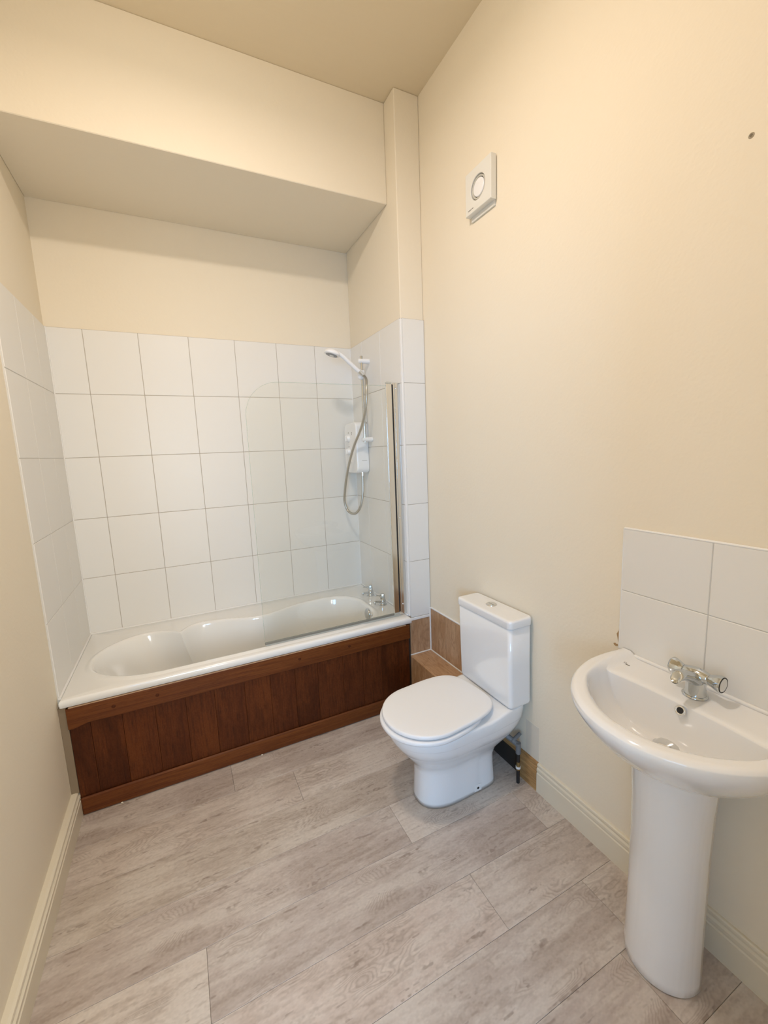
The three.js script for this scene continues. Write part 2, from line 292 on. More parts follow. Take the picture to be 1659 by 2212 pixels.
// ------------------------------------------------------------------ skirting boards
function skirting(h, t) {   // profile in (out, up): flat board, step, bead
  return [[0, 0], [t, 0], [t, h * 0.66], [t * 0.8, h * 0.69], [t * 0.8, h * 0.715], [t * 0.95, h * 0.74], [t * 0.95, h * 0.82], [t * 0.66, h * 0.87], [t * 0.66, h * 0.90], [t * 0.8, h * 0.925], [t * 0.75, h * 0.975], [t * 0.5, h], [0, h]];
}
function runZ(profile, x, dir, z0, z1, flip) {
  const s = new THREE.Shape(profile.map(([o, u]) => new THREE.Vector2(dir * o, u)));
  const g = new THREE.ExtrudeGeometry(s, { depth: z1 - z0, bevelEnabled: false }); g.translate(x, 0, z0); return g;
}
struct('shade_trim_14', box(1.684, 1.697, 0.0, 0.5, 0.69, 0.733), std(rgb(0.03, 0.02, 0.014), 0.9));           // added dark box, coloured as the shade in the gap beside the bath panel
struct('baseboard_left', runZ(skirting(0.112, 0.031), -T, 1, 0.727, ZR), M.skirt);
struct('baseboard_right', runZ(skirting(0.137, 0.014), XR, -1, 1.594, ZR), M.skirt);
struct('baseboard_toilet', grainUV(runZ(skirting(0.137, 0.013), XR, -1, 1.485, 1.592), 'z'), M.pine);
struct('shade_trim_12', [cbox(XR - 0.004, XR, 0, 0.104, 1.187, 1.4845, 0.001)], std(rgb(0.03, 0.022, 0.016), 0.9));   // near-black board: gap shade and dirt painted in where the skirting face is missing
struct('trim_13', grainUV(cbox(XR - 0.01, XR, 0.1045, 0.137, 1.187, 1.4845, 0.002), 'z'), M.pine);
mesh('paint_patch', cbox(XR - 0.0008, XR + 0.001, 0.139, 0.302, 1.515, 1.592, 0.0003), std(rgb(0.74, 0.68, 0.565), 0.8), wallRight);
struct('baseboard_rear', box(DX, XR - 0.02, 0, 0.137, ZR - 0.014, ZR), M.skirt);

// ------------------------------------------------------------------ bathtub
{
  const t = thing('bathtub', 'white built-in bathtub with moulded armrests in the tiled alcove', 'bathtub');
  const N = 240, cx = 0.80, cz = 0.44;
  const bump = (x) => 0.092 * Math.exp(-Math.pow((x - 0.92) / 0.19, 2)) + (x < 0.473 ? 0.1 * Math.pow(Math.max(0, (x - 0.27) / 0.203), 2) : x < 0.6 ? 0.1 * Math.pow(1 - (x - 0.473) / 0.127, 2.4) : 0);
  // opening: rounded rectangle with a large left end
  const open = [], X0 = 0.075, X1 = 1.548, Z0 = 0.168, Z1 = 0.695, rl = 0.255, rr = 0.2;
  const arc = (ax, az, r, a0, a1, n, sx = 1) => { for (let i = 0; i < n; i++) { const a = lerp(a0, a1, i / n); open.push([ax + Math.cos(a) * r * sx, az + Math.sin(a) * r]); } };
  const line = (p, q, n) => { for (let i = 0; i < n; i++) open.push([lerp(p[0], q[0], i / n), lerp(p[1], q[1], i / n)]); };
  arc(X1 - rr, Z1 - rr, rr, 0, Math.PI / 2, 24); line([X1 - rr, Z1], [X0 + rl * 1.3, Z1], 50);
  arc(X0 + rl * 1.3, Z1 - rl, rl, Math.PI / 2, Math.PI, 30, 1.3); line([X0, Z1 - rl], [X0, Z0 + rl], 3);
  arc(X0 + rl * 1.1, Z0 + rl, rl, Math.PI, Math.PI * 1.5, 30, 1.1); line([X0 + rl * 1.1, Z0], [X1 - rr, Z0], 79);
  arc(X1 - rr, Z0 + rr, rr, Math.PI * 1.5, Math.PI * 2, 24); line([X1, Z0 + rr], [X1, Z1 - rr], 6);
  const n = open.length, RX0 = 0.003, RX1 = L - 0.003, RZ0 = 0.003, RZ1 = 0.757;
  const outer = open.map(([x, z]) => { const dx = x - cx, dz = z - cz, k = Math.min(dx > 0 ? (RX1 - cx) / dx : dx < 0 ? (RX0 - cx) / dx : 1e9, dz > 0 ? (RZ1 - cz) / dz : dz < 0 ? (RZ0 - cz) / dz : 1e9); return [cx + dx * k, cz + dz * k]; });
  for (const [x, z] of [[RX0, RZ0], [RX1, RZ0], [RX0, RZ1], [RX1, RZ1]]) { let b = 0, d = 9; outer.forEach((p, i) => { const e = Math.hypot(p[0] - x, p[1] - z); if (e < d) { d = e; b = i; } }); outer[b] = [x, z]; }
  const inset = (p, d) => [Math.min(RX1 - d, Math.max(RX0 + d, p[0])), Math.min(RZ1 - d, Math.max(RZ0 + d, p[1]))];
  const ringO = (d, y) => outer.map((p) => { const q = inset(p, d); return V(q[0], y, q[1]); });
  const ringI = (d, y, fade = 1, left = 0) => open.map(([x, z]) => {
    let zz = z + (z < 0.3 ? bump(x) * smooth(0.34, 0.17, z) * fade : 0), xx = x;
    const kx = 1 - d / 0.73, kz = 1 - d / 0.26;
    xx = cx + (xx - cx) * kx; zz = cz - 0.008 + (zz - cz + 0.008) * kz;
    xx += left * smooth(0.75, 0.08, x);
    return V(xx, y, zz);
  });
  const rings = [ringO(0.004, 0.514), ringO(0, 0.518), ringO(0, 0.538), ringO(0.0025, 0.5455), ringO(0.008, 0.549), ringO(0.016, 0.5495), ringI(-0.034, 0.547, 0.9), ringI(-0.024, 0.5485, 1), ringI(-0.012, 0.5545, 1), ringI(-0.004, 0.553, 1), ringI(0.002, 0.547, 1), ringI(0.006, 0.535, 1, 0.004), ringI(0.012, 0.50, 0.97, 0.014), ringI(0.024, 0.44, 0.9, 0.035), ringI(0.04, 0.36, 0.7, 0.07), ringI(0.058, 0.28, 0.4, 0.11), ringI(0.08, 0.22, 0, 0.15), ringI(0.11, 0.185, 0, 0.18), ringI(0.15, 0.172, 0, 0.19), ringI(0.22, 0.168, 0, 0.19)];
  mesh('tub', toCreasedNormals(loft(rings, { cap1: true }), 0.9), M.acrylic, t);
  // overflow plate on the tap end, waste in the floor of the tub
  const ov = turnTo(lathe([[0, 0.006], [0.02, 0.0065], [0.03, 0.005], [0.034, 0.0015], [0.034, -0.004]], 36), [-1, 0.12, 0], [1.531, 0.512, 0.482]); mesh('overflow_plate', ov, M.tapChrome, t);
  const w = lathe([[0, 0.004], [0.022, 0.004], [0.032, 0.0025], [0.035, 0]], 32); w.translate(1.33, 0.169, 0.43); mesh('waste', w, M.chrome, t);
}

// ------------------------------------------------------------------ bath panel
{
  const t = thing('wood_panelling', 'dark brown wooden bath panel of upright boards between two rails', 'panelling'), r = rng(5);
  const bx = [0.022, 0.096, 0.214, 0.343, 0.47, 0.597, 0.737, 0.864, 0.992, 1.116, 1.26, 1.38, 1.497, 1.611, 1.682];
  for (let i = 0; i < bx.length - 1; i++) mesh('board', grainUV(cbox(bx[i] + 0.0003, bx[i + 1] - 0.0003, 0.06, 0.45, 0.730, 0.7425 + (r() - 0.5) * 0.0012, 0.001), 'y', r(), r()), M.dark[Math.floor(r() * 3)], t);
  // top rail with a wavy cut end on its lower left
  const s = new THREE.Shape(); s.moveTo(0.022, 0.503); s.lineTo(1.682, 0.505); s.lineTo(1.682, 0.424); s.lineTo(0.2, 0.424); s.bezierCurveTo(0.14, 0.424, 0.1, 0.43, 0.08, 0.424); s.bezierCurveTo(0.05, 0.414, 0.035, 0.412, 0.022, 0.414); s.closePath();
  const g = new THREE.ExtrudeGeometry(s, { depth: 0.009, bevelEnabled: true, bevelSize: 0.0018, bevelThickness: 0.0018, bevelSegments: 2, curveSegments: 8 }); g.translate(0, 0, 0.7445);
  mesh('top_rail', grainUV(g, 'x'), M.rail, t);
  mesh('bottom_rail', grainUV(cbox(0.022, 1.682, 0.001, 0.084, 0.744, 0.7575, 0.006), 'x', 0.4, 0.06), M.rail, t);
  for (const x of [0.19, 0.36, 1.02, 1.3]) mesh('screw_plug', turnTo(lathe([[0, 0.0012], [0.0065, 0.001], [0.0078, 0]], 16), [0, 0, 1], [x, 0.468, 0.7562]), M.dark[1], t);
  for (const x of [0.17, 0.79]) mesh('paint_fleck', ball([x, 0.004, 0.759], 0.005, 1, 0.6, 0.4), M.skirt, t);
  mesh('filler_strip', grainUV(cbox(0.03, 1.66, 0.5055, 0.5115, 0.742, 0.754, 0.001), 'x'), M.tan[0], t);
}

// ------------------------------------------------------------------ bath taps
function bathTap(pos, label) {
  const t = thing('bath_tap', label, 'tap', pos, 'pillar taps on the bath');
  mesh('body', lathe([[0.0, 0], [0.024, 0], [0.0245, 0.004], [0.020, 0.009], [0.019, 0.014], [0.0215, 0.022], [0.020, 0.031], [0.0155, 0.038], [0.014, 0.04]], 28), M.tapChrome, t);
  mesh('spout', [tube([[-0.01, 0.021, 0], [-0.03, 0.023, 0], [-0.052, 0.025, 0]], 0.0075, 16), tube([[-0.046, 0.026, 0], [-0.056, 0.024, 0], [-0.058, 0.012, 0]], 0.0082, 12)], M.tapChrome, t);
  const hp = [];
  for (const [y, r] of [[0.038, 0.0168], [0.042, 0.0172], [0.066, 0.0138], [0.07, 0.0125]]) { const q = []; for (let i = 0; i < 8; i++) { const a = (i / 8) * Math.PI * 2; q.push(V(Math.cos(a) * r, y, Math.sin(a) * r)); } hp.push(q); }
  const h = mesh('handle', toCreasedNormals(loft(hp, { cap0: true, cap1: true }), 0.4), M.tapChrome, t);
  mesh('lever', [cyl([-0.008, 0.06, 0], [-0.048, 0.067, 0], 0.0042, 0.0032, 12), ball([-0.049, 0.067, 0], 0.0052)], M.tapChrome, h);
  return t;
}
bathTap([1.652, 0.549, 0.272], 'small chrome pillar tap on the bath deck, nearer the back wall');
bathTap([1.648, 0.549, 0.472], 'small chrome pillar tap on the bath deck, nearer the glass screen');

// ------------------------------------------------------------------ shower screen
{
  const t = thing('shower_screen', 'clear glass bath screen with rounded top corner and chrome hinge rail', 'shower screen');
  const x0 = 0.861, x1 = 1.63, y0 = 0.572, y1 = 1.882, r = 0.165, z = 0.698;
  const outline = (d) => { const s = new THREE.Shape(); s.moveTo(x0 + d, y0 + d); s.lineTo(x1 - d, y0 + d); s.lineTo(x1 - d, y1 - d); s.lineTo(x0 + r, y1 - d); s.absarc(x0 + r, y1 - r, r - d, Math.PI / 2, Math.PI, false); s.lineTo(x0 + d, y0 + d); return s; };
  const g = new THREE.ExtrudeGeometry(outline(0.0012), { depth: 0.005, bevelEnabled: false, curveSegments: 24 }); g.translate(0, 0, z - 0.0025);
  const pane = mesh('glass_pane', g, M.glass, t);
  const es = outline(0); es.holes.push(new THREE.Path(outline(0.0012).getPoints(24)));
  const eg = new THREE.ExtrudeGeometry(es, { depth: 0.0056, bevelEnabled: false, curveSegments: 24 }); eg.translate(0, 0, z - 0.0028);
  mesh('polished_edge', eg, M.glassEdge, pane);
  mesh('bottom_seal', [cbox(x0, 1.612, 0.562, 0.573, z - 0.006, z + 0.006, 0.001)], M.seal, t);
  mesh('drip_strip', [cbox(x0 + 0.004, 1.66, 0.5505, 0.5615, z - 0.002, z + 0.002, 0.0008)], M.sealClear, t);
  const hp = mesh('hinge_rail', cbox(1.614, 1.647, 0.574, 1.893, z - 0.012, z + 0.006, 0.002), M.alu, t);
  for (const b of [[1.613, 1.648, 1.893, 1.903], [1.613, 1.648, 0.562, 0.574]]) mesh('end_cap', cbox(...b, z - 0.012, z + 0.006, 0.002), M.sealClear, hp);
  mesh('gasket', cbox(1.647, 1.6535, 0.576, 1.89, z - 0.01, z + 0.0045, 0.001), M.rubber, t);
  const ch = mesh('wall_channel', [cbox(1.6535, 1.667, 0.556, 1.9, z - 0.011, z + 0.002, 0.003), cbox(1.667, L - 0.0005, 0.556, 1.9, z - 0.011, z - 0.002, 0.002)], M.alu, t);
  for (const y of [1.87, 1.14, 0.62]) mesh('screw', turnTo(lathe([[0, 0.003], [0.004, 0.0022], [0.0055, 0]], 16), [0, 0, 1], [1.676, y, z - 0.002]), M.chrome, ch);
}

// ------------------------------------------------------------------ shower
{
  const t = thing('shower_rail', 'slim chrome riser rail with white end brackets on the shower wall', 'shower rail');
  const bx = 1.648, bz = 0.302;
  mesh('bar', cyl([bx, 1.588, bz], [bx, 2.122, bz], 0.0092, 0.0092, 20), M.tapChrome, t);
  for (const y of [2.092, 1.606]) mesh('bracket', [cyl([bx - 0.016, y, bz], [L - 0.0005, y, bz], 0.014, 0.0155, 24), ball([bx - 0.016, y, bz], 0.014, 0.45, 1, 1)], M.plastic, t);
  mesh('slider', [cyl([bx, 1.998, bz], [bx, 2.032, bz], 0.017, 0.017, 24), cyl([bx, 2.012, bz + 0.008], [bx - 0.03, 2.022, bz + 0.03], 0.016, 0.0145, 20), ball([bx - 0.012, 1.997, bz + 0.004], 0.02)], M.plastic, t);
}
{
  // handset: runs up and away to the left from the slider
  const t = thing('hand_shower', 'white handheld shower head tilted over the bath', 'shower head');
  const z = 0.335, A = V(1.642, 1.998, z), B = V(1.614, 2.022, z), H = V(1.443, 2.118, z + 0.006);
  mesh('handle', tube([[1.616, 2.02, z], [1.585, 2.044, z], [1.545, 2.076, z + 0.002], [1.51, 2.104, z + 0.004], [1.485, 2.118, z + 0.005], [1.455, 2.127, z + 0.006]], 0.0125, 30, 16), M.plastic, t);
  mesh('collar', [cyl([1.636, 2.003, z], [1.613, 2.0225, z], 0.0128, 0.0135, 20), cyl([1.642, 1.998, z], [1.634, 2.005, z], 0.011, 0.0122, 20)], M.chrome, t);
  const axis = [0.28, 0.96, 0.05];
  const head = mesh('head', turnTo(lathe([[0, -0.012], [0.04, -0.012], [0.0465, -0.009], [0.048, -0.002], [0.045, 0.008], [0.036, 0.016], [0.018, 0.0215], [0, 0.0225]], 40), axis, [H.x, H.y, H.z]), M.plastic, t);
  mesh('spray_face', turnTo(lathe([[0, -0.0145], [0.03, -0.0145], [0.036, -0.0125], [0.037, -0.011]], 36), axis, [H.x, H.y, H.z]), std(rgb(0.33, 0.33, 0.33), 0.5), head);
  mesh('spray_dial', turnTo(lathe([[0, -0.018], [0.012, -0.0175], [0.014, -0.0145]], 24), axis, [H.x, H.y, H.z]), M.plasticCream, head);
  const tab = cyl([H.x + 0.022, H.y - 0.02, H.z + 0.03], [H.x + 0.024, H.y - 0.03, H.z + 0.03], 0.003, 0.003, 10); mesh('dial_tab', tab, M.chrome, head);
}
{
  const t = thing('shower_hose', 'long looping metal shower hose from the shower unit to the shower head', 'hose');
  const pts = [[1.655, 1.378, 0.222], [1.654, 1.33, 0.222], [1.648, 1.24, 0.222], [1.632, 1.155, 0.207], [1.612, 1.108, 0.155], [1.59, 1.118, 0.095], [1.572, 1.18, 0.075], [1.567, 1.27, 0.105], [1.565, 1.42, 0.19], [1.58, 1.56, 0.27], [1.604, 1.685, 0.36], [1.612, 1.81, 0.425], [1.617, 1.90, 0.43], [1.63, 1.955, 0.405], [1.642, 1.985, 0.36], [1.641, 1.997, 0.337]];
  const curve = new THREE.CatmullRomCurve3(pts.map((p) => V(...p)), false, 'centripetal');
  const g = new THREE.TubeGeometry(curve, 600, 0.0078, 14, false), p = g.attributes.position, n = g.attributes.normal;
  for (let i = 0; i <= 600; i++) { const k = i % 2 ? 0.0006 : -0.0004; for (let j = 0; j <= 14; j++) { const a = i * 15 + j; p.setXYZ(a, p.getX(a) + n.getX(a) * k, p.getY(a) + n.getY(a) * k, p.getZ(a) + n.getZ(a) * k); } }
  g.computeVertexNormals();
  mesh('hose', g, M.hose, t);
  mesh('nut', cyl([1.655, 1.368, 0.222], [1.655, 1.392, 0.222], 0.0108, 0.0108, 16), M.chrome, t);
}
{
  const t = thing('electric_shower', 'white electric shower box with round knobs mounted beside the riser rail', 'electric shower');
  const s = new THREE.Shape(), w0 = 0.035, w1 = 0.238, b = 1.395, top = 1.715;   // outline in (z, y): lower corners cut away
  s.moveTo(w0 + 0.06, b); s.lineTo(w1 - 0.03, b); s.quadraticCurveTo(w1, b, w1, b + 0.03); s.lineTo(w1, top - 0.03); s.quadraticCurveTo(w1, top, w1 - 0.03, top); s.lineTo(w0 + 0.05, top - 0.004); s.quadraticCurveTo(w0 + 0.015, top - 0.006, w0 + 0.01, top - 0.04); s.lineTo(w0, b + 0.1); s.quadraticCurveTo(w0, b, w0 + 0.06, b);
  const g = new THREE.ExtrudeGeometry(s, { depth: 0.066, bevelEnabled: true, bevelSize: 0.008, bevelThickness: 0.012, bevelSegments: 4, curveSegments: 12 });
  g.rotateY(-Math.PI / 2); g.translate(L - 0.0125, 0, 0);
  mesh('casing', g, M.plastic, t);
  const fx = L - 0.0905;
  for (const [y, r] of [[1.62, 0.027], [1.532, 0.025]]) {
    const k = mesh('knob', turnTo(lathe([[0, 0.02], [r * 0.62, 0.0195], [r * 0.78, 0.016], [r * 0.86, 0.004], [r, 0.002], [r, -0.002]], 32), [-1, 0, 0], [fx, y, 0.115]), M.plastic, t);
    mesh('grip', rbox(fx - 0.026, fx - 0.016, y - r * 0.7, y + r * 0.7, 0.110, 0.120, 0.003, 2), M.plastic, k);
  }
  mesh('button', turnTo(lathe([[0, 0.006], [0.009, 0.0055], [0.012, 0.003], [0.012, -0.002]], 24), [-1, 0, 0], [fx, 1.468, 0.145]), M.plastic, t);
  for (const b of [[1.652, 1.658, 0.165, 0.178], [1.642, 1.648, 0.168, 0.175], [1.655, 1.66, 0.108, 0.122], [1.563, 1.567, 0.108, 0.122], [1.482, 1.490, 0.140, 0.147]]) mesh('mark', cbox(fx - 0.0004, fx + 0.0003, ...b, 0.0001), M.greyMark, t);
  mesh('side_label', cbox(1.645, 1.682, 1.468, 1.471, 0.2457, 0.2466, 0.0002), std(rgb(0.5, 0.49, 0.46), 0.6), t);
  mesh('outlet', cyl([1.655, 1.375, 0.222], [1.655, 1.4, 0.222], 0.0095, 0.0095, 16), M.chrome, t);
  mesh('cable_conduit', cbox(1.688, L - 0.0005, 1.72, 1.86, 0.225, 0.238, 0.002), M.plastic, t);
}

// ------------------------------------------------------------------ toilet
{
  const t = thing('toilet', 'white close-coupled toilet with closed lid and square cistern', 'toilet', [1.54, 0, 1.378]);
  const at = (g) => { g.translate(-1.54, 0, -1.378); return g; };
  const cz = 1.378, lv = [[0, 1.347, 1.727, 1.5, 0.1, 2.4, 7], [0.02, 1.348, 1.725, 1.5, 0.098, 2.4, 7], [0.1, 1.352, 1.72, 1.5, 0.0955, 2.4, 7], [0.15, 1.353, 1.72, 1.5, 0.0965, 2.4, 7], [0.178, 1.346, 1.728, 1.5, 0.102, 2.3, 6.5], [0.2, 1.332, 1.745, 1.49, 0.112, 2.2, 6], [0.23, 1.308, 1.778, 1.48, 0.13, 2.1, 6], [0.262, 1.283, 1.81, 1.47, 0.147, 2.05, 6], [0.27, 1.281, 1.813, 1.47, 0.147, 2.05, 6], [0.2725, 1.2745, 1.818, 1.47, 0.154, 2.05, 6], [0.30, 1.255, 1.833, 1.46, 0.163, 2, 6], [0.325, 1.242, 1.842, 1.45, 0.1695, 2, 6.5], [0.33, 1.242, 1.842, 1.45, 0.1695, 2, 6.5], [0.3325, 1.2365, 1.843, 1.45, 0.1745, 2, 6.5], [0.36, 1.228, 1.844, 1.45, 0.177, 2, 7], [0.376, 1.225, 1.844, 1.45, 0.178, 2, 7], [0.383, 1.23, 1.842, 1.45, 0.174, 2, 7], [0.385, 1.24, 1.836, 1.45, 0.165, 2, 7]];
  const rise = (x, z, y) => y + (y > 0.3 ? 0.02 * smooth(1.62, 1.73, x) * smooth(0.3, 0.37, y) : 0);
  const pan = mesh('pan', at(loft(lv.map((a) => egg(...a, cz, 120, rise).map((p) => (p.y < 0.16 && p.x > 1.597 ? V(p.x, p.y, cz + (p.z - cz) * 0.962) : p))), { cap0: true, cap1: true })), M.china, t);
  for (const s of [1]) { mesh('fixing_plate', at(cbox(1.59, 1.628, 0.008, 0.04, cz + 0.0945, cz + 0.0985, 0.0015)), M.china, pan); mesh('fixing_hole', at(turnTo(lathe([[0, 0.001], [0.0055, 0.0008], [0.0055, -0.002]], 16), [0, 0, 1], [1.609, 0.024, cz + 0.0985])), M.rubber, pan); }
  // seat ring and lid, sitting slightly askew
  const turn = 0.105, spin = (g) => { g.translate(-1.30, 0, -1.395); g.rotateY(turn); g.translate(1.30, 0, 1.395); return at(g); };
  const slab = (xf, xr, hw, y0, y1, e, dome = 0, nr = 4.6) => { const R = (d, y) => egg(y, xf + d, xr - d, 1.40, hw - d, 2.04, nr, 1.395, 120); return [R(e, y0), R(e * 0.3, y0 + e * 0.3), R(0, y0 + e), R(0, y1 - e), R(e * 0.3, y1 - e * 0.3), R(e, y1), R(e * 4, y1 + dome * 0.5), R(0.09, y1 + dome)]; };
  mesh('seat', spin(loft(slab(1.2025, 1.655, 0.190, 0.3862, 0.4066, 0.007, 0, 2.7), { cap0: true, cap1: true })), M.plastic, t);
  mesh('lid', spin(loft(slab(1.214, 1.692, 0.1845, 0.4102, 0.4285, 0.0065, 0.0035, 3.9), { cap0: true, cap1: true })), M.plastic, t);
  for (const z of [1.30, 1.45]) mesh('hinge', at(cyl([1.655, 0.385, z], [1.655, 0.412, z], 0.014, 0.014, 20)), M.plastic, t);
  // cistern
  const cr = (x0, x1, z0, z1, r, y) => { const o = []; for (const [ax, az, a0] of [[x1 - r, z1 - r, 0], [x0 + r, z1 - r, 90], [x0 + r, z0 + r, 180], [x1 - r, z0 + r, 270]]) for (let i = 0; i <= 8; i++) { const a = (a0 + (i / 8) * 90) * Math.PI / 180; o.push(V(ax + Math.cos(a) * r, y, az + Math.sin(a) * r)); } return o; };
  mesh('cistern', at(loft([cr(1.73, 1.84, 1.205, 1.549, 0.016, 0.4065), cr(1.7245, 1.843, 1.199, 1.554, 0.018, 0.41), cr(1.723, 1.844, 1.197, 1.556, 0.018, 0.42), cr(1.7215, 1.844, 1.191, 1.552, 0.018, 0.6), cr(1.7205, 1.844, 1.188, 1.551, 0.018, 0.766)], { cap0: true, cap1: true })), M.china, t);
  const lid = mesh('cistern_lid', at(loft([cr(1.720, 1.845, 1.188, 1.552, 0.02, 0.7685), cr(1.7165, 1.845, 1.1845, 1.5555, 0.02, 0.771), cr(1.7155, 1.845, 1.1835, 1.5565, 0.02, 0.796), cr(1.717, 1.8445, 1.185, 1.555, 0.019, 0.802), cr(1.721, 1.842, 1.189, 1.551, 0.016, 0.8055), cr(1.73, 1.836, 1.198, 1.542, 0.012, 0.8065)], { cap0: true, cap1: true })), M.china, t);
  const b = lathe([[0, 0.003], [0.019, 0.003], [0.0195, 0.0015], [0.0215, 0.0015], [0.0235, 0.0035], [0.0255, 0.002], [0.0255, -0.001]], 40); b.translate(1.787, 0.8068, 1.357);
  const fb = mesh('flush_button', at(b), M.chrome, lid);
  void fb; mesh('button_split', at(cbox(1.7862, 1.7878, 0.8095, 0.8103, 1.339, 1.375, 0.0003)), M.rubber, lid);
}
// water supply behind the toilet
{
  const t = thing('water_pipe', 'black water supply pipe with a brass joint behind the toilet', 'pipe', [1.805, 0, 1.517]);
  mesh('lower_pipe', cyl([0, 0, 0], [0, 0.066, 0], 0.0078, 0.0078, 16), M.rubber, t);
  mesh('coupling', [cyl([0, 0.064, 0], [0, 0.074, 0], 0.0085, 0.0105, 16), cyl([0, 0.084, 0], [0, 0.106, 0], 0.0095, 0.0088, 6)], M.brass, t);
  mesh('coupling_ring', cyl([0, 0.074, 0], [0, 0.084, 0], 0.011, 0.011, 20), M.plastic, t);
  mesh('upper_pipe', cyl([0, 0.105, 0], [0, 0.15, 0], 0.0078, 0.0078, 16), M.rubber, t);
  mesh('valve', [cyl([0, 0.148, 0], [0, 0.2, 0], 0.0115, 0.0115, 16), cyl([0, 0.19, -0.005], [-0.035, 0.225, -0.07], 0.012, 0.012, 16), cyl([-0.02, 0.2, -0.02], [0.03, 0.225, -0.02], 0.008, 0.008, 12)], std(rgb(0.17, 0.18, 0.19), 0.4), t);
}

// ------------------------------------------------------------------ wash basin on its pedestal
const BZ = 2.22, WX = 1.8455;
{
  const t = thing('wash_basin', 'white pedestal wash basin with a tap deck against the tiled splashback', 'wash basin', [1.7, 0, BZ]);
  const at = (g) => { g.translate(-1.7, 0, -BZ); return g; };
  const NF = 260, NB = 60;
  const half = (pts) => { const full = [...pts.map(([x, d]) => V(x, 0, BZ - d)), ...pts.slice(0, -1).reverse().map(([x, d]) => V(x, 0, BZ + d))]; return new THREE.CatmullRomCurve3(full, false, 'centripetal').getSpacedPoints(NF - 1); }, fine = (pts) => { const full = [...pts.map(([x, d]) => V(x, 0, BZ - d)), ...pts.slice(0, -1).reverse().map(([x, d]) => V(x, 0, BZ + d))]; return new THREE.CatmullRomCurve3(full, false, 'centripetal').getSpacedPoints(1500); };
  const ofPts = [[WX, 0.268], [1.78, 0.2745], [1.70, 0.273], [1.62, 0.254], [1.55, 0.221], [1.49, 0.171], [1.447, 0.105], [1.427, 0.045], [1.424, 0]], of = half(ofPts), ofFine = fine(ofPts);
  const inPts = [[1.702, 0.216], [1.66, 0.218], [1.60, 0.203], [1.545, 0.158], [1.507, 0.1], [1.487, 0.045], [1.484, 0]];
  const inFine = fine(inPts), O = [...of];
  // partner of each outer point: nearest inner point, kept in order and blended with the even spacing near the back corners
  let last = 0; const I = of.map((p, i) => { let b = last, d = 9; for (let j = last; j < inFine.length; j++) { const e = Math.hypot(inFine[j].x - p.x, inFine[j].z - p.z); if (e < d) { d = e; b = j; } } last = b; const k = i / (NF - 1) * (inFine.length - 1); return inFine[Math.round(lerp(k, b, smooth(0, 0.25, i / NF) * smooth(1, 0.75, i / NF)))]; });
  for (let i = 1; i <= NB; i++) { const k = i / (NB + 1); O.push(V(WX, 0, lerp(BZ + 0.268, BZ - 0.268, k))); I.push(V(1.702 + 0.012 * Math.sin(k * Math.PI), 0, lerp(BZ + 0.216, BZ - 0.216, k))); }
  const dl = (x, z) => { let d = 9; for (const p of ofFine) d = Math.min(d, Math.hypot(p.x - x, p.z - z)); return d; };
  const under = (sx, sz, y) => O.map((p) => V(WX + (p.x - WX) * sx, y, BZ + (p.z - BZ) * sz));
  const top = (f) => O.map((p, i) => { const x = lerp(p.x, I[i].x, f), z = lerp(p.z, I[i].z, f), d = dl(x, z), back = i >= NF; let y = 0.821 + 0.018 * (1 - smooth(0.034, 0.066, d)); if (!back && f < 0.3) y -= 0.010 * Math.pow(1 - f / 0.3, 2); if (f > 0.85) y -= 0.004 * Math.pow((f - 0.85) / 0.15, 2); return V(x, y, z); });
  const C = [1.672, BZ];
  const bowl = (g, y) => I.map((p) => V(lerp(C[0], p.x, g), y, lerp(C[1], p.z, g)));
  const topI = top(1);
  const bowlFrom = (g, k, y) => I.map((p, i) => V(lerp(C[0], p.x, g), lerp(topI[i].y, y, k), lerp(C[1], p.z, g)));
  const rings = [under(0.52, 0.36, 0.645), under(0.6, 0.5, 0.655), under(0.72, 0.67, 0.685), under(0.83, 0.81, 0.722), under(0.92, 0.92, 0.762), under(0.97, 0.972, 0.789), under(0.992, 0.993, 0.806), under(1, 1, 0.818), ...[0, 0.05, 0.12, 0.2, 0.3, 0.4, 0.5, 0.6, 0.7, 0.8, 0.88, 0.94, 1].map(top), bowlFrom(0.985, 0.5, 0.808), bowlFrom(0.965, 1, 0.797), bowl(0.925, 0.772), bowl(0.87, 0.748), bowl(0.79, 0.726), bowl(0.69, 0.710), bowl(0.57, 0.700), bowl(0.42, 0.694), bowl(0.25, 0.690), bowl(0.12, 0.688)];
  const basin = mesh('basin', at(loft(rings, { cap0: true, cap1: true })), M.china, t);
  const on = [1.7055, 0.802, BZ + 0.002], od = [-0.9, 0.42, 0.05];
  mesh('overflow_ring', at(turnTo(lathe([[0.0075, -0.002], [0.0075, 0.003], [0.010, 0.005], [0.0125, 0.0035], [0.0135, -0.001]], 32), od, on)), M.chrome, basin);
  mesh('overflow_hole', at(turnTo(lathe([[0, 0.0015], [0.0078, 0.0015]], 24), od, on)), M.rubber, basin);
  const pl = lathe([[0, 0.012], [0.012, 0.0115], [0.024, 0.008], [0.03, 0.003], [0.034, 0.0015], [0.036, 0]], 36); pl.translate(1.688, 0.692, BZ - 0.014); mesh('waste_plug', at(pl), M.chrome, basin);
  // small printed mark on the deck
  const ring = new THREE.RingGeometry(0.0035, 0.0048, 20); ring.scale(1, 0.7, 1); ring.rotateX(-Math.PI / 2); ring.rotateY(-Math.PI / 2); ring.translate(1.782, 0.8232, 2.012);
  mesh('printed_mark', [at(ring), at(cbox(1.776, 1.7775, 0.8212, 0.823, 2.016, 2.030, 0.0001))], M.greyMark, basin);
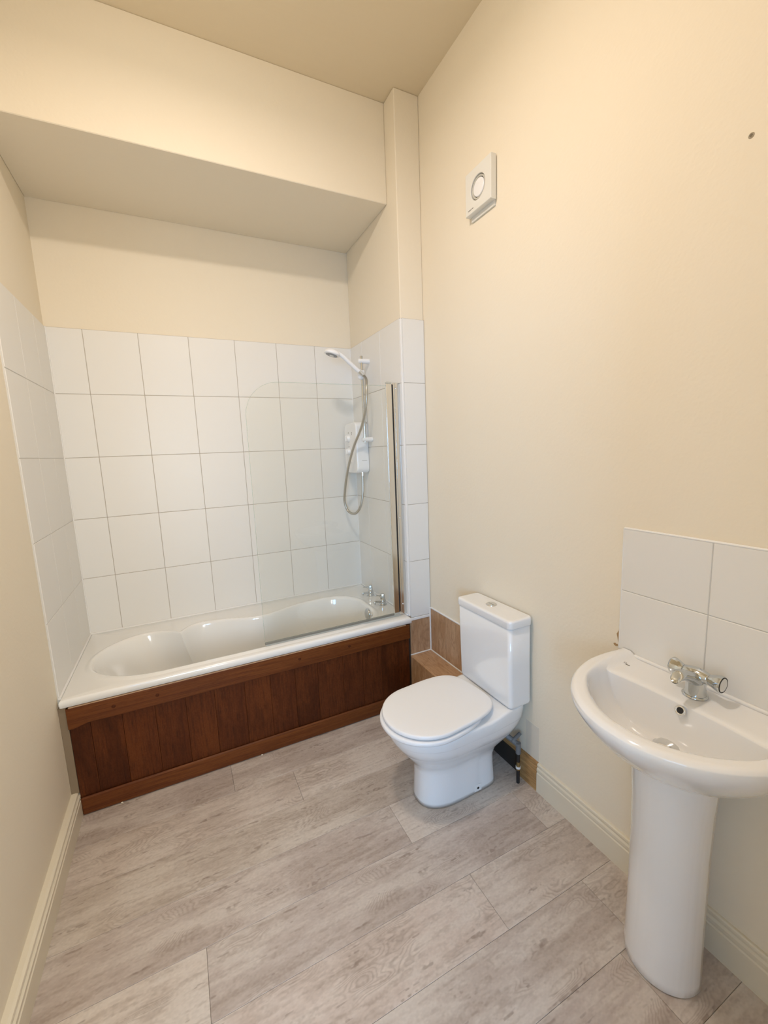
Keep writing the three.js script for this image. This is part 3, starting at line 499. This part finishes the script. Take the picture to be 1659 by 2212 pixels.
  // bead of white sealant along the wall
  mesh('sealant', at(cyl([WX - 0.0015, 0.8245, BZ - 0.266], [WX - 0.0015, 0.8245, BZ + 0.266], 0.0062, 0.0062, 12)), M.caulk, basin);
  const dsec = (xf, hw, y) => { const o = [], n = 40; for (let i = 0; i <= n; i++) { const a = Math.PI / 2 + (i / n) * Math.PI; const c = Math.cos(a), s = Math.sin(a); o.push(V(1.70 + (1.70 - xf) * Math.sign(c) * Math.pow(Math.abs(c), 1), y, BZ + hw * Math.sign(s) * Math.pow(Math.abs(s), 1))); } for (let i = 0; i < 6; i++) o.push(V(1.712 + i * 0.006, y, BZ - hw + i * 0.005)); for (let i = 5; i >= 0; i--) o.push(V(1.712 + i * 0.006, y, BZ + hw - i * 0.005)); return o; };
  mesh('pedestal', at(loft([dsec(1.606, 0.098, 0.001), dsec(1.603, 0.1, 0.006), dsec(1.603, 0.0995, 0.03), dsec(1.605, 0.097, 0.2), dsec(1.605, 0.097, 0.42), dsec(1.6, 0.1, 0.55), dsec(1.592, 0.106, 0.64), dsec(1.588, 0.109, 0.68)], { cap0: true, cap1: true, crease: 0.8 })), M.china, t);
}
{
  const AY = 0.061, t = thing('basin_tap', 'chrome two-handle mixer tap standing on the wash basin', 'tap', [1.783, 0.8215, BZ - 0.004]);
  mesh('base_ring', lathe([[0, 0], [0.0305, 0], [0.0315, 0.002], [0.029, 0.005], [0.0265, 0.006], [0, 0.006]], 36), M.tapChrome, t);
  mesh('body', [lathe([[0.0265, 0.006], [0.0258, 0.012], [0.0245, 0.026], [0.0235, 0.042], [0.023, 0.056], [0.0205, 0.068], [0.012, 0.077], [0, 0.079]], 36), turnTo(lathe([[0, -0.034], [0.0135, -0.034], [0.0155, -0.028], [0.0185, -0.016], [0.0205, 0], [0.0185, 0.016], [0.0155, 0.028], [0.0135, 0.034], [0, 0.034]], 32), [0, 0, 1], [0, AY, 0])], M.tapChrome, t);
  const sec = (x, y, h, w, tilt) => { const o = []; for (let i = 0; i < 24; i++) { const a = (i / 24) * Math.PI * 2; o.push(V(x + Math.sin(a) * h * tilt, y + Math.sin(a) * h, Math.cos(a) * w)); } return o; };
  mesh('spout', loft([sec(0, 0.042, 0.03, 0.023, -0.2), sec(-0.02, 0.054, 0.0235, 0.0212, -0.3), sec(-0.045, 0.069, 0.0178, 0.0182, -0.3), sec(-0.07, 0.08, 0.0152, 0.016, -0.15), sec(-0.088, 0.083, 0.0148, 0.0152, 0.1), sec(-0.098, 0.079, 0.012, 0.0135, 0.6), sec(-0.1, 0.072, 0.0065, 0.0095, 1.0)], { cap0: true, cap1: true }), M.tapChrome, t);
  for (const s of [-1, 1]) {
    const rings = [], prof = [[0.026, 0.0125], [0.032, 0.0135], [0.044, 0.0185], [0.056, 0.0228], [0.0615, 0.0235], [0.064, 0.022]];
    for (const [d, r] of prof) { const o = []; for (let i = 0; i < 64; i++) { const a = (i / 64) * Math.PI * 2, k = r * (1 + 0.07 * Math.cos(a * 4) * smooth(0.03, 0.048, d) * smooth(0.067, 0.05, d)); o.push(V(Math.cos(a) * k, AY + Math.sin(a) * k, s * d)); } rings.push(o); }
    const h = mesh('handle', loft(rings, { cap0: true, cap1: true, crease: 0.6 }), M.tapChrome, t);
    mesh('index_disc', turnTo(lathe([[0, 0.0012], [0.0175, 0.0012], [0.0185, 0.0002]], 32), [0, 0, s], [0, AY, s * 0.0642]), M.alu, h);
    const rim = new THREE.TorusGeometry(0.0198, 0.0011, 8, 40); rim.translate(0, AY, s * 0.0645); mesh('rim_line', rim, M.rubber, h);
  }
}

// ------------------------------------------------------------------ extractor fan and wall plug
{
  const t = thing('extractor_fan', 'square white extractor fan with a round grille high on the cream wall', 'extractor fan', [XR, 2.635, 1.2365]);
  const w = 0.0825, hf = 0.034;
  const s = new THREE.Shape(); s.moveTo(-w, -w); s.lineTo(w, -w); s.lineTo(w, w); s.lineTo(-w, w); s.closePath();
  const hole = new THREE.Path(); hole.absarc(0, 0, 0.0505, 0, Math.PI * 2, true); s.holes.push(hole);
  const g = new THREE.ExtrudeGeometry(s, { depth: hf - 0.008 - 0.003, bevelEnabled: true, bevelSize: 0.0025, bevelThickness: 0.003, bevelSegments: 3, curveSegments: 48 }); g.rotateY(-Math.PI / 2); g.translate(-0.008, 0, 0);
  mesh('housing', g, M.plasticCream, t);
  mesh('back_plate', rbox(-0.008, -0.0002, -w - 0.022, w - 0.01, -w + 0.006, w - 0.006, 0.002, 2), M.plasticCream, t);
  mesh('fan_well', turnTo(lathe([[0, 0.0085], [0.0505, 0.0085], [0.0505, 0.02]], 48), [-1, 0, 0], [0, 0, 0]), std(rgb(0.09, 0.085, 0.06), 0.8), t);
  mesh('cover_ring', turnTo(lathe([[0.0375, 0.024], [0.038, 0.0285], [0.043, 0.03], [0.0455, 0.028], [0.0455, 0.02]], 56), [-1, 0, 0], [0, 0, 0]), std(rgb(0.55, 0.53, 0.46), 0.4), t);
  mesh('cover_disc', turnTo(lathe([[0, 0.0315], [0.03, 0.031], [0.0345, 0.0295], [0.0355, 0.026], [0.0355, 0.012], [0, 0.012]], 48), [-1, 0, 0], [0, 0, 0]), M.plastic, t);
  mesh('printed_mark', [cbox(-hf - 0.0006, -hf - 0.0001, -0.0705, -0.067, -0.066, -0.043, 0.0001), cbox(-hf - 0.0006, -hf - 0.0001, -0.070, -0.0665, -0.040, -0.030, 0.0001)], M.greyMark, t);
}
{
  const t = thing('wall_plug', 'small dark screw hole plug in the bare cream wall', 'wall plug', [XR, 2.242, 2.213]);
  mesh('rim', turnTo(lathe([[0.0035, 0.0005], [0.004, 0.0014], [0.0055, 0.0016], [0.0065, 0.0002]], 20), [-1, 0, 0], [0, 0, 0]), std(rgb(0.4, 0.34, 0.24), 0.7), t);
  mesh('hole', turnTo(lathe([[0, 0.0007], [0.0038, 0.0007]], 16), [-1, 0, 0], [0, 0, 0]), M.wplug, t);
}

// ------------------------------------------------------------------ ceiling lamp (above the frame)
{
  const t = thing('ceiling_light', 'twin square ceiling light overhead, mirrored as two bright dots in the glass', 'ceiling light', [LAMP.x, LAMP.y, LAMP.z]);
  mesh('ceiling_plate', rbox(-0.13, 0.13, HC - LAMP.y - 0.022, HC - LAMP.y, -0.06, 0.06, 0.008, 3), M.plastic, t);
  for (const s of [-1, 1]) {
    const x = s * 0.064;
    const h = mesh('lamp_housing', [box(x - 0.056, x + 0.056, 0.012, HC - LAMP.y - 0.022, -0.056, 0.056)], M.plastic, t);
    mesh('diffuser', ball([x, 0.006, 0], 0.044, 1, 0.8, 1), M.bulb, h);
    const l = new THREE.RectAreaLight(LAMP.color, LAMP.power, 0.1, 0.1); l.position.set(x, -0.032, 0); l.rotation.set(-Math.PI / 2, 0, 0); t.add(l);
    const p = new THREE.PointLight(LAMP.glowColor, LAMP.glow, 0, 2); p.position.set(x, 0, 0); p.castShadow = true; p.shadow.radius = 2; t.add(p);
  }
}
renderer.render(scene, camera);
